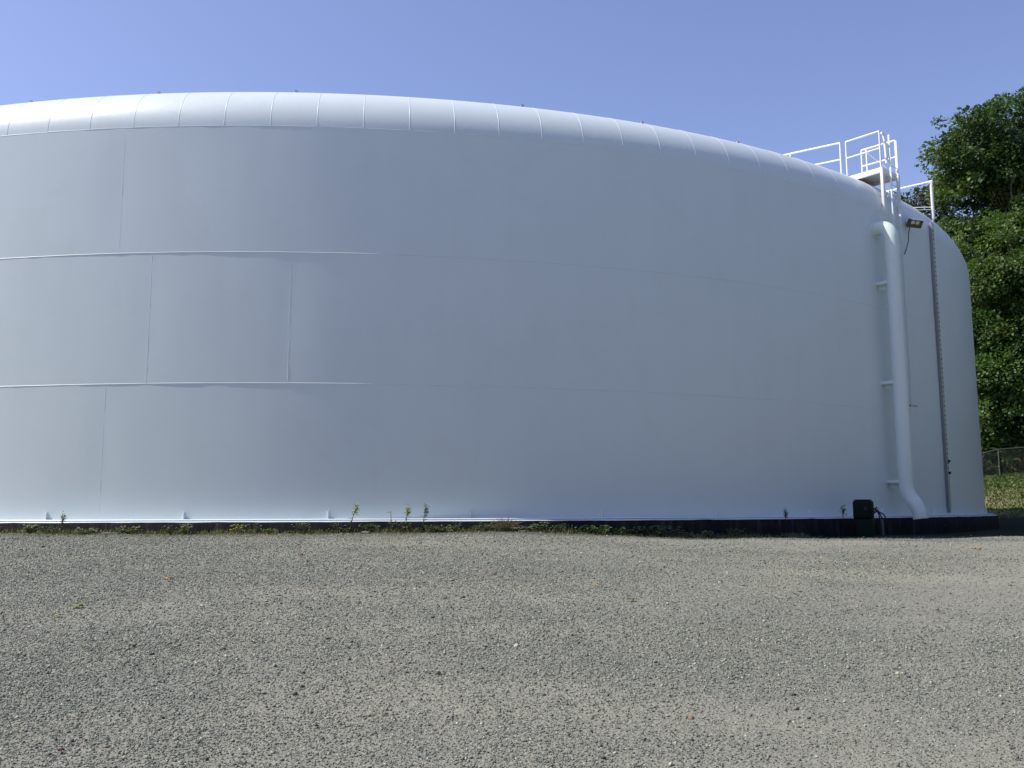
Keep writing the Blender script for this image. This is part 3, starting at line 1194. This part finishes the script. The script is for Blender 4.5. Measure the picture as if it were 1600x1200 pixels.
def crown_points(g, lobes, nclus, per, crad, leaf, palette, sprig=.1):
    Ps, Ds, Ns, Ss, Cs, centres = [], [], [], [], [], []
    vol = np.array([l[3] * l[4] * l[5] for l in lobes]) ** .67
    pick = g.choice(len(lobes), nclus, p=vol / vol.sum())
    for i in range(nclus):
        cx, cy, cz, rx, ry, rz = lobes[pick[i]]
        u = g.normal(size=3)
        u /= np.linalg.norm(u)
        rf = 1 - .5 * g.random() ** 1.6 if g.random() > sprig else 1 + .22 * g.random()
        c = np.array([cx, cy, cz]) + u * np.array([rx, ry, rz]) * rf
        cr_ = crad * np.exp(g.normal(0, .35)) * (.55 if rf > 1 else 1)
        m_ = max(12, int(per * (cr_ / crad) ** 2 * (.6 + .8 * g.random())))
        q = g.normal(size=(m_, 3))
        q /= np.linalg.norm(q, axis=1, keepdims=True)
        q = q * (g.random((m_, 1)) ** .45)
        P0 = c + q * cr_ * np.array([1.1, 1.1, .72]) + u * .15 * cr_
        N0 = np.array([-.25, -.15, .9]) + .5 * u + g.normal(0, .55, (m_, 3))
        D0 = u * .7 + q * .9 + g.normal(0, .5, (m_, 3)) + np.array([0, 0, -.45])
        base = palette[g.integers(len(palette))] * (1 + g.normal(0, .14))
        col = base[None] * np.array([.80, .90, .88]) * np.exp(g.normal(0, .25, (m_, 1))) * (1 + g.normal(0, .06, (m_, 3)))
        Ps.append(P0); Ds.append(D0); Ns.append(N0)
        Ss.append(leaf * np.exp(np.clip(g.normal(0, .28, m_), -.7, .5)))
        Cs.append(np.clip(col, .004, .5))
        centres.append(c)
    return np.concatenate(Ps), np.concatenate(Ds), np.concatenate(Ns), np.concatenate(Ss), np.concatenate(Cs), np.array(centres)


def tree(name, label, x, y, lobes, nclus, per, crad, leaf, palette, seedn, tr=.4, limbs=34, group=None, cat='tree', sprig=.1):
    g = np.random.default_rng(seedn)
    z0 = gz(x, y)
    t = thing(name, label, cat, (x, y, z0), group)
    P0, D0, N0, S0, C0, cen = crown_points(g, lobes, nclus, per, crad, leaf, np.array(palette), sprig)
    zt = max(l[2] + l[5] * .7 for l in lobes)
    mb = MB()
    n = 9
    tp = []
    for i in range(n):
        s_ = i / (n - 1)
        tp.append(Vector((x + .35 * math.sin(s_ * 3 + seedn), y + .3 * math.sin(s_ * 2.3 + seedn * 2), z0 - .2 + (zt - z0) * s_)))
    mb.tube(tp, [tr * (1.25 if i == 0 else 1) * (1 - .88 * i / (n - 1)) + .02 for i in range(n)], 10)
    idx = g.choice(len(cen), min(limbs, len(cen)), replace=False)
    for i in idx:
        c = Vector(cen[i])
        s_ = float(np.clip((c.z - z0 - 2.2) / (zt - z0) * .85, .12, .92))
        k = s_ * (n - 1)
        i0 = int(k)
        st = tp[i0].lerp(tp[min(i0 + 1, n - 1)], k - i0)
        mp_ = st.lerp(c, .5) + Vector((0, 0, .5))
        r0 = tr * (1 - .85 * s_) * .42
        mb.tube(arc(st, mp_, c, 6), [r0 * (1 - .15 * j) + .01 for j in range(6)], 6)
    mb.build('trunk', M['bark'], t)
    leaves_mesh('crown', t, P0, D0, N0, S0, C0)
    return t


DARK = [(.054, .092, .024), (.074, .12, .032), (.060, .10, .034), (.095, .13, .034)]
MIDG = [(.095, .148, .030), (.115, .17, .038), (.075, .122, .030), (.14, .18, .045)]
BRT = [(.080, .145, .028), (.105, .17, .036), (.065, .12, .026), (.125, .17, .05)]
PALE = [(.075, .085, .04), (.09, .10, .055), (.06, .075, .035)]
tree('maple_tree', 'tallest dark green broadleaf tree rising against the sky at right', 40.5, 74.0,
     [(41.2, 74, 28.4, 5.2, 5.5, 4.8), (39.4, 73.5, 23.0, 4.7, 4.6, 5.0), (43.9, 74, 26, 5, 5, 6), (41.8, 74, 18.8, 6.8, 5.5, 5), (38.4, 73.3, 28.2, 3.8, 3.8, 3.9)],
     370, 200, .98, .26, DARK, 21, .5, 70, sprig=.2)
tree('broadleaf_tree', 'mid green bushy tree close behind the right edge of the tank', 37.6, 69.0,
     [(36.6, 68.6, 17.6, 4.2, 4, 4.2), (39.2, 69.4, 15.2, 4.2, 4, 4.4), (34.4, 69.0, 15.4, 2.8, 3, 4.2), (37.5, 69, 11, 4.6, 4, 4.5)],
     320, 180, .9, .21, MIDG, 33, .33, 36)
tree('alder_tree', 'bright small-leaved green tree hanging low over the fence', 37.2, 66.8,
     [(37.2, 66.6, 10.4, 3.1, 2.6, 4.0), (35.2, 66.8, 8.2, 2.4, 2.3, 4.0), (38.8, 66.9, 7.0, 2.6, 2.4, 3.2), (34.2, 67.2, 12.0, 1.9, 2, 2.6)],
     330, 110, .7, .2, BRT, 47, .2, 30)
tree('pale_tree', 'pale thin-leaved tree seen between the ladder and gauge pipe', 37.0, 84.0,
     [(37.2, 84, 25.5, 3.6, 3, 4.2), (35.2, 84, 25.0, 2.4, 2.5, 3.6), (38.6, 84, 20.0, 4, 4, 5)], 150, 95, .95, .27, PALE, 52, .3, 24)
tree('oak_tree', 'dark broad tree filling the right border behind the others', 48.5, 72.0,
     [(48, 72, 20, 5.2, 5, 6.5), (47, 72, 12, 5, 5, 6), (50.5, 72, 25, 4.5, 4.5, 5)], 220, 110, 1.15, .32, DARK, 61, .42, 30)
for i, (x, y, h, r_, pal, lab) in enumerate((
        (33.2, 67.6, 3.4, 1.9, DARK, 'dark shrub behind the fence, against the tank edge'),
        (36.6, 68.4, 4.0, 2.3, DARK, 'dark shrub behind the fence under the bright small-leaved tree'),
        (40.6, 68.0, 4.2, 2.4, DARK, 'dark shrub behind the fence at the right border'),
        (35.0, 71.4, 4.4, 2.2, DARK, 'dark shrub deeper in the shade behind the fence post'),
        (39.0, 71.2, 4.8, 2.3, DARK, 'dark shrub deeper in the shade near the right border'),
        (36.4, 64.0, 1.7, .85, BRT, 'bright leafy bush leaning over the fence at the right border'))):
    z0 = gz(x, y)
    tree('shrub', lab, x, y, [(x, y, z0 + h * .55, r_, r_ * .8, h * .55), (x + r_ * .5, y, z0 + h * .4, r_ * .8, r_ * .7, h * .45)], 70, 70, .5, .17, pal, 80 + i, .06, 10, cat='shrub')

# wood beyond the fence, plus unseen trees added to dim the tank: one mass
g = np.random.default_rng(91)
path = np.array([(22, 104), (44, 100), (62, 92), (66, 70), (58, 48), (50, 26), (42, 4), (28, -16), (6, -27), (-18, -30), (-44, -26), (-66, -10)], float)
seg = np.linalg.norm(np.diff(path, axis=0), axis=1)
cum = np.concatenate([[0], np.cumsum(seg)])
n = 120000
sd_ = g.random(n) * cum[-1]
cx = np.interp(sd_, cum, path[:, 0])
cy = np.interp(sd_, cum, path[:, 1])
hgt = 20 + 4.0 * np.sin(sd_ * .42) + 3 * np.sin(sd_ * .93 + 1) + 2 * np.sin(sd_ * 2.1)
hgt = hgt * np.interp(sd_, [0, 30, 50], [.62, .66, 1])
zz = hgt * g.random(n) ** 1.25
wd = 3.4 * np.sqrt(np.clip(1 - (zz / hgt) ** 3, .05, 1))
th = g.random(n) * 2 * np.pi
cx += wd * np.cos(th) * g.random(n) ** .4
cy += wd * np.sin(th) * g.random(n) ** .4
P0 = np.stack([cx, cy, ground_z(cx, cy) + zz], -1)
D0 = g.normal(0, 1, (n, 3)) + np.array([0, 0, -.3])
N0 = np.array([0, 0, .7]) + g.normal(0, .7, (n, 3))
pal = np.array(DARK + MIDG[:1])
cl = pal[g.integers(5, size=n)] * np.exp(g.normal(0, .25, (n, 1)))
wm = leaves_mesh('wood_and_sky_block', None, P0, D0, N0, .55 * np.exp(g.normal(0, .3, n)), np.clip(cl, .01, .4))
wm['kind'] = 'stuff'
wm['label'] = 'dark green wood behind the trees, with unseen trees added to block sky light'

# grass on the bank: uncountable
g = np.random.default_rng(5)
n = 80000
x = 20 + 30 * g.random(n)
y = 44 + 24 * g.random(n)
d = np.hypot(x - AX, y - AY) - R
keep = (d > 4) & (g.random(n) < np.clip((d - 5) / 8, .12, 1))
x, y = x[keep], y[keep]
n = len(x)
P0 = np.stack([x, y, ground_z(x, y) - .01], -1)
D0 = np.stack([g.normal(0, .35, n), g.normal(0, .35, n), np.ones(n)], -1)
N0 = np.stack([g.normal(0, .6, n), -np.ones(n), g.normal(0, .2, n)], -1)
pal = np.array([(.08, .125, .03), (.10, .15, .035), (.16, .17, .055), (.06, .10, .025)])
cl = pal[g.integers(4, size=n)] * np.exp(g.normal(0, .2, (n, 1)))
gm = leaves_mesh('bank_grass', None, P0, D0, N0, .085 * np.exp(g.normal(0, .4, n)), np.clip(cl, .01, .4))
gm['kind'] = 'stuff'
gm['label'] = 'short yellow-green grass on the bank'
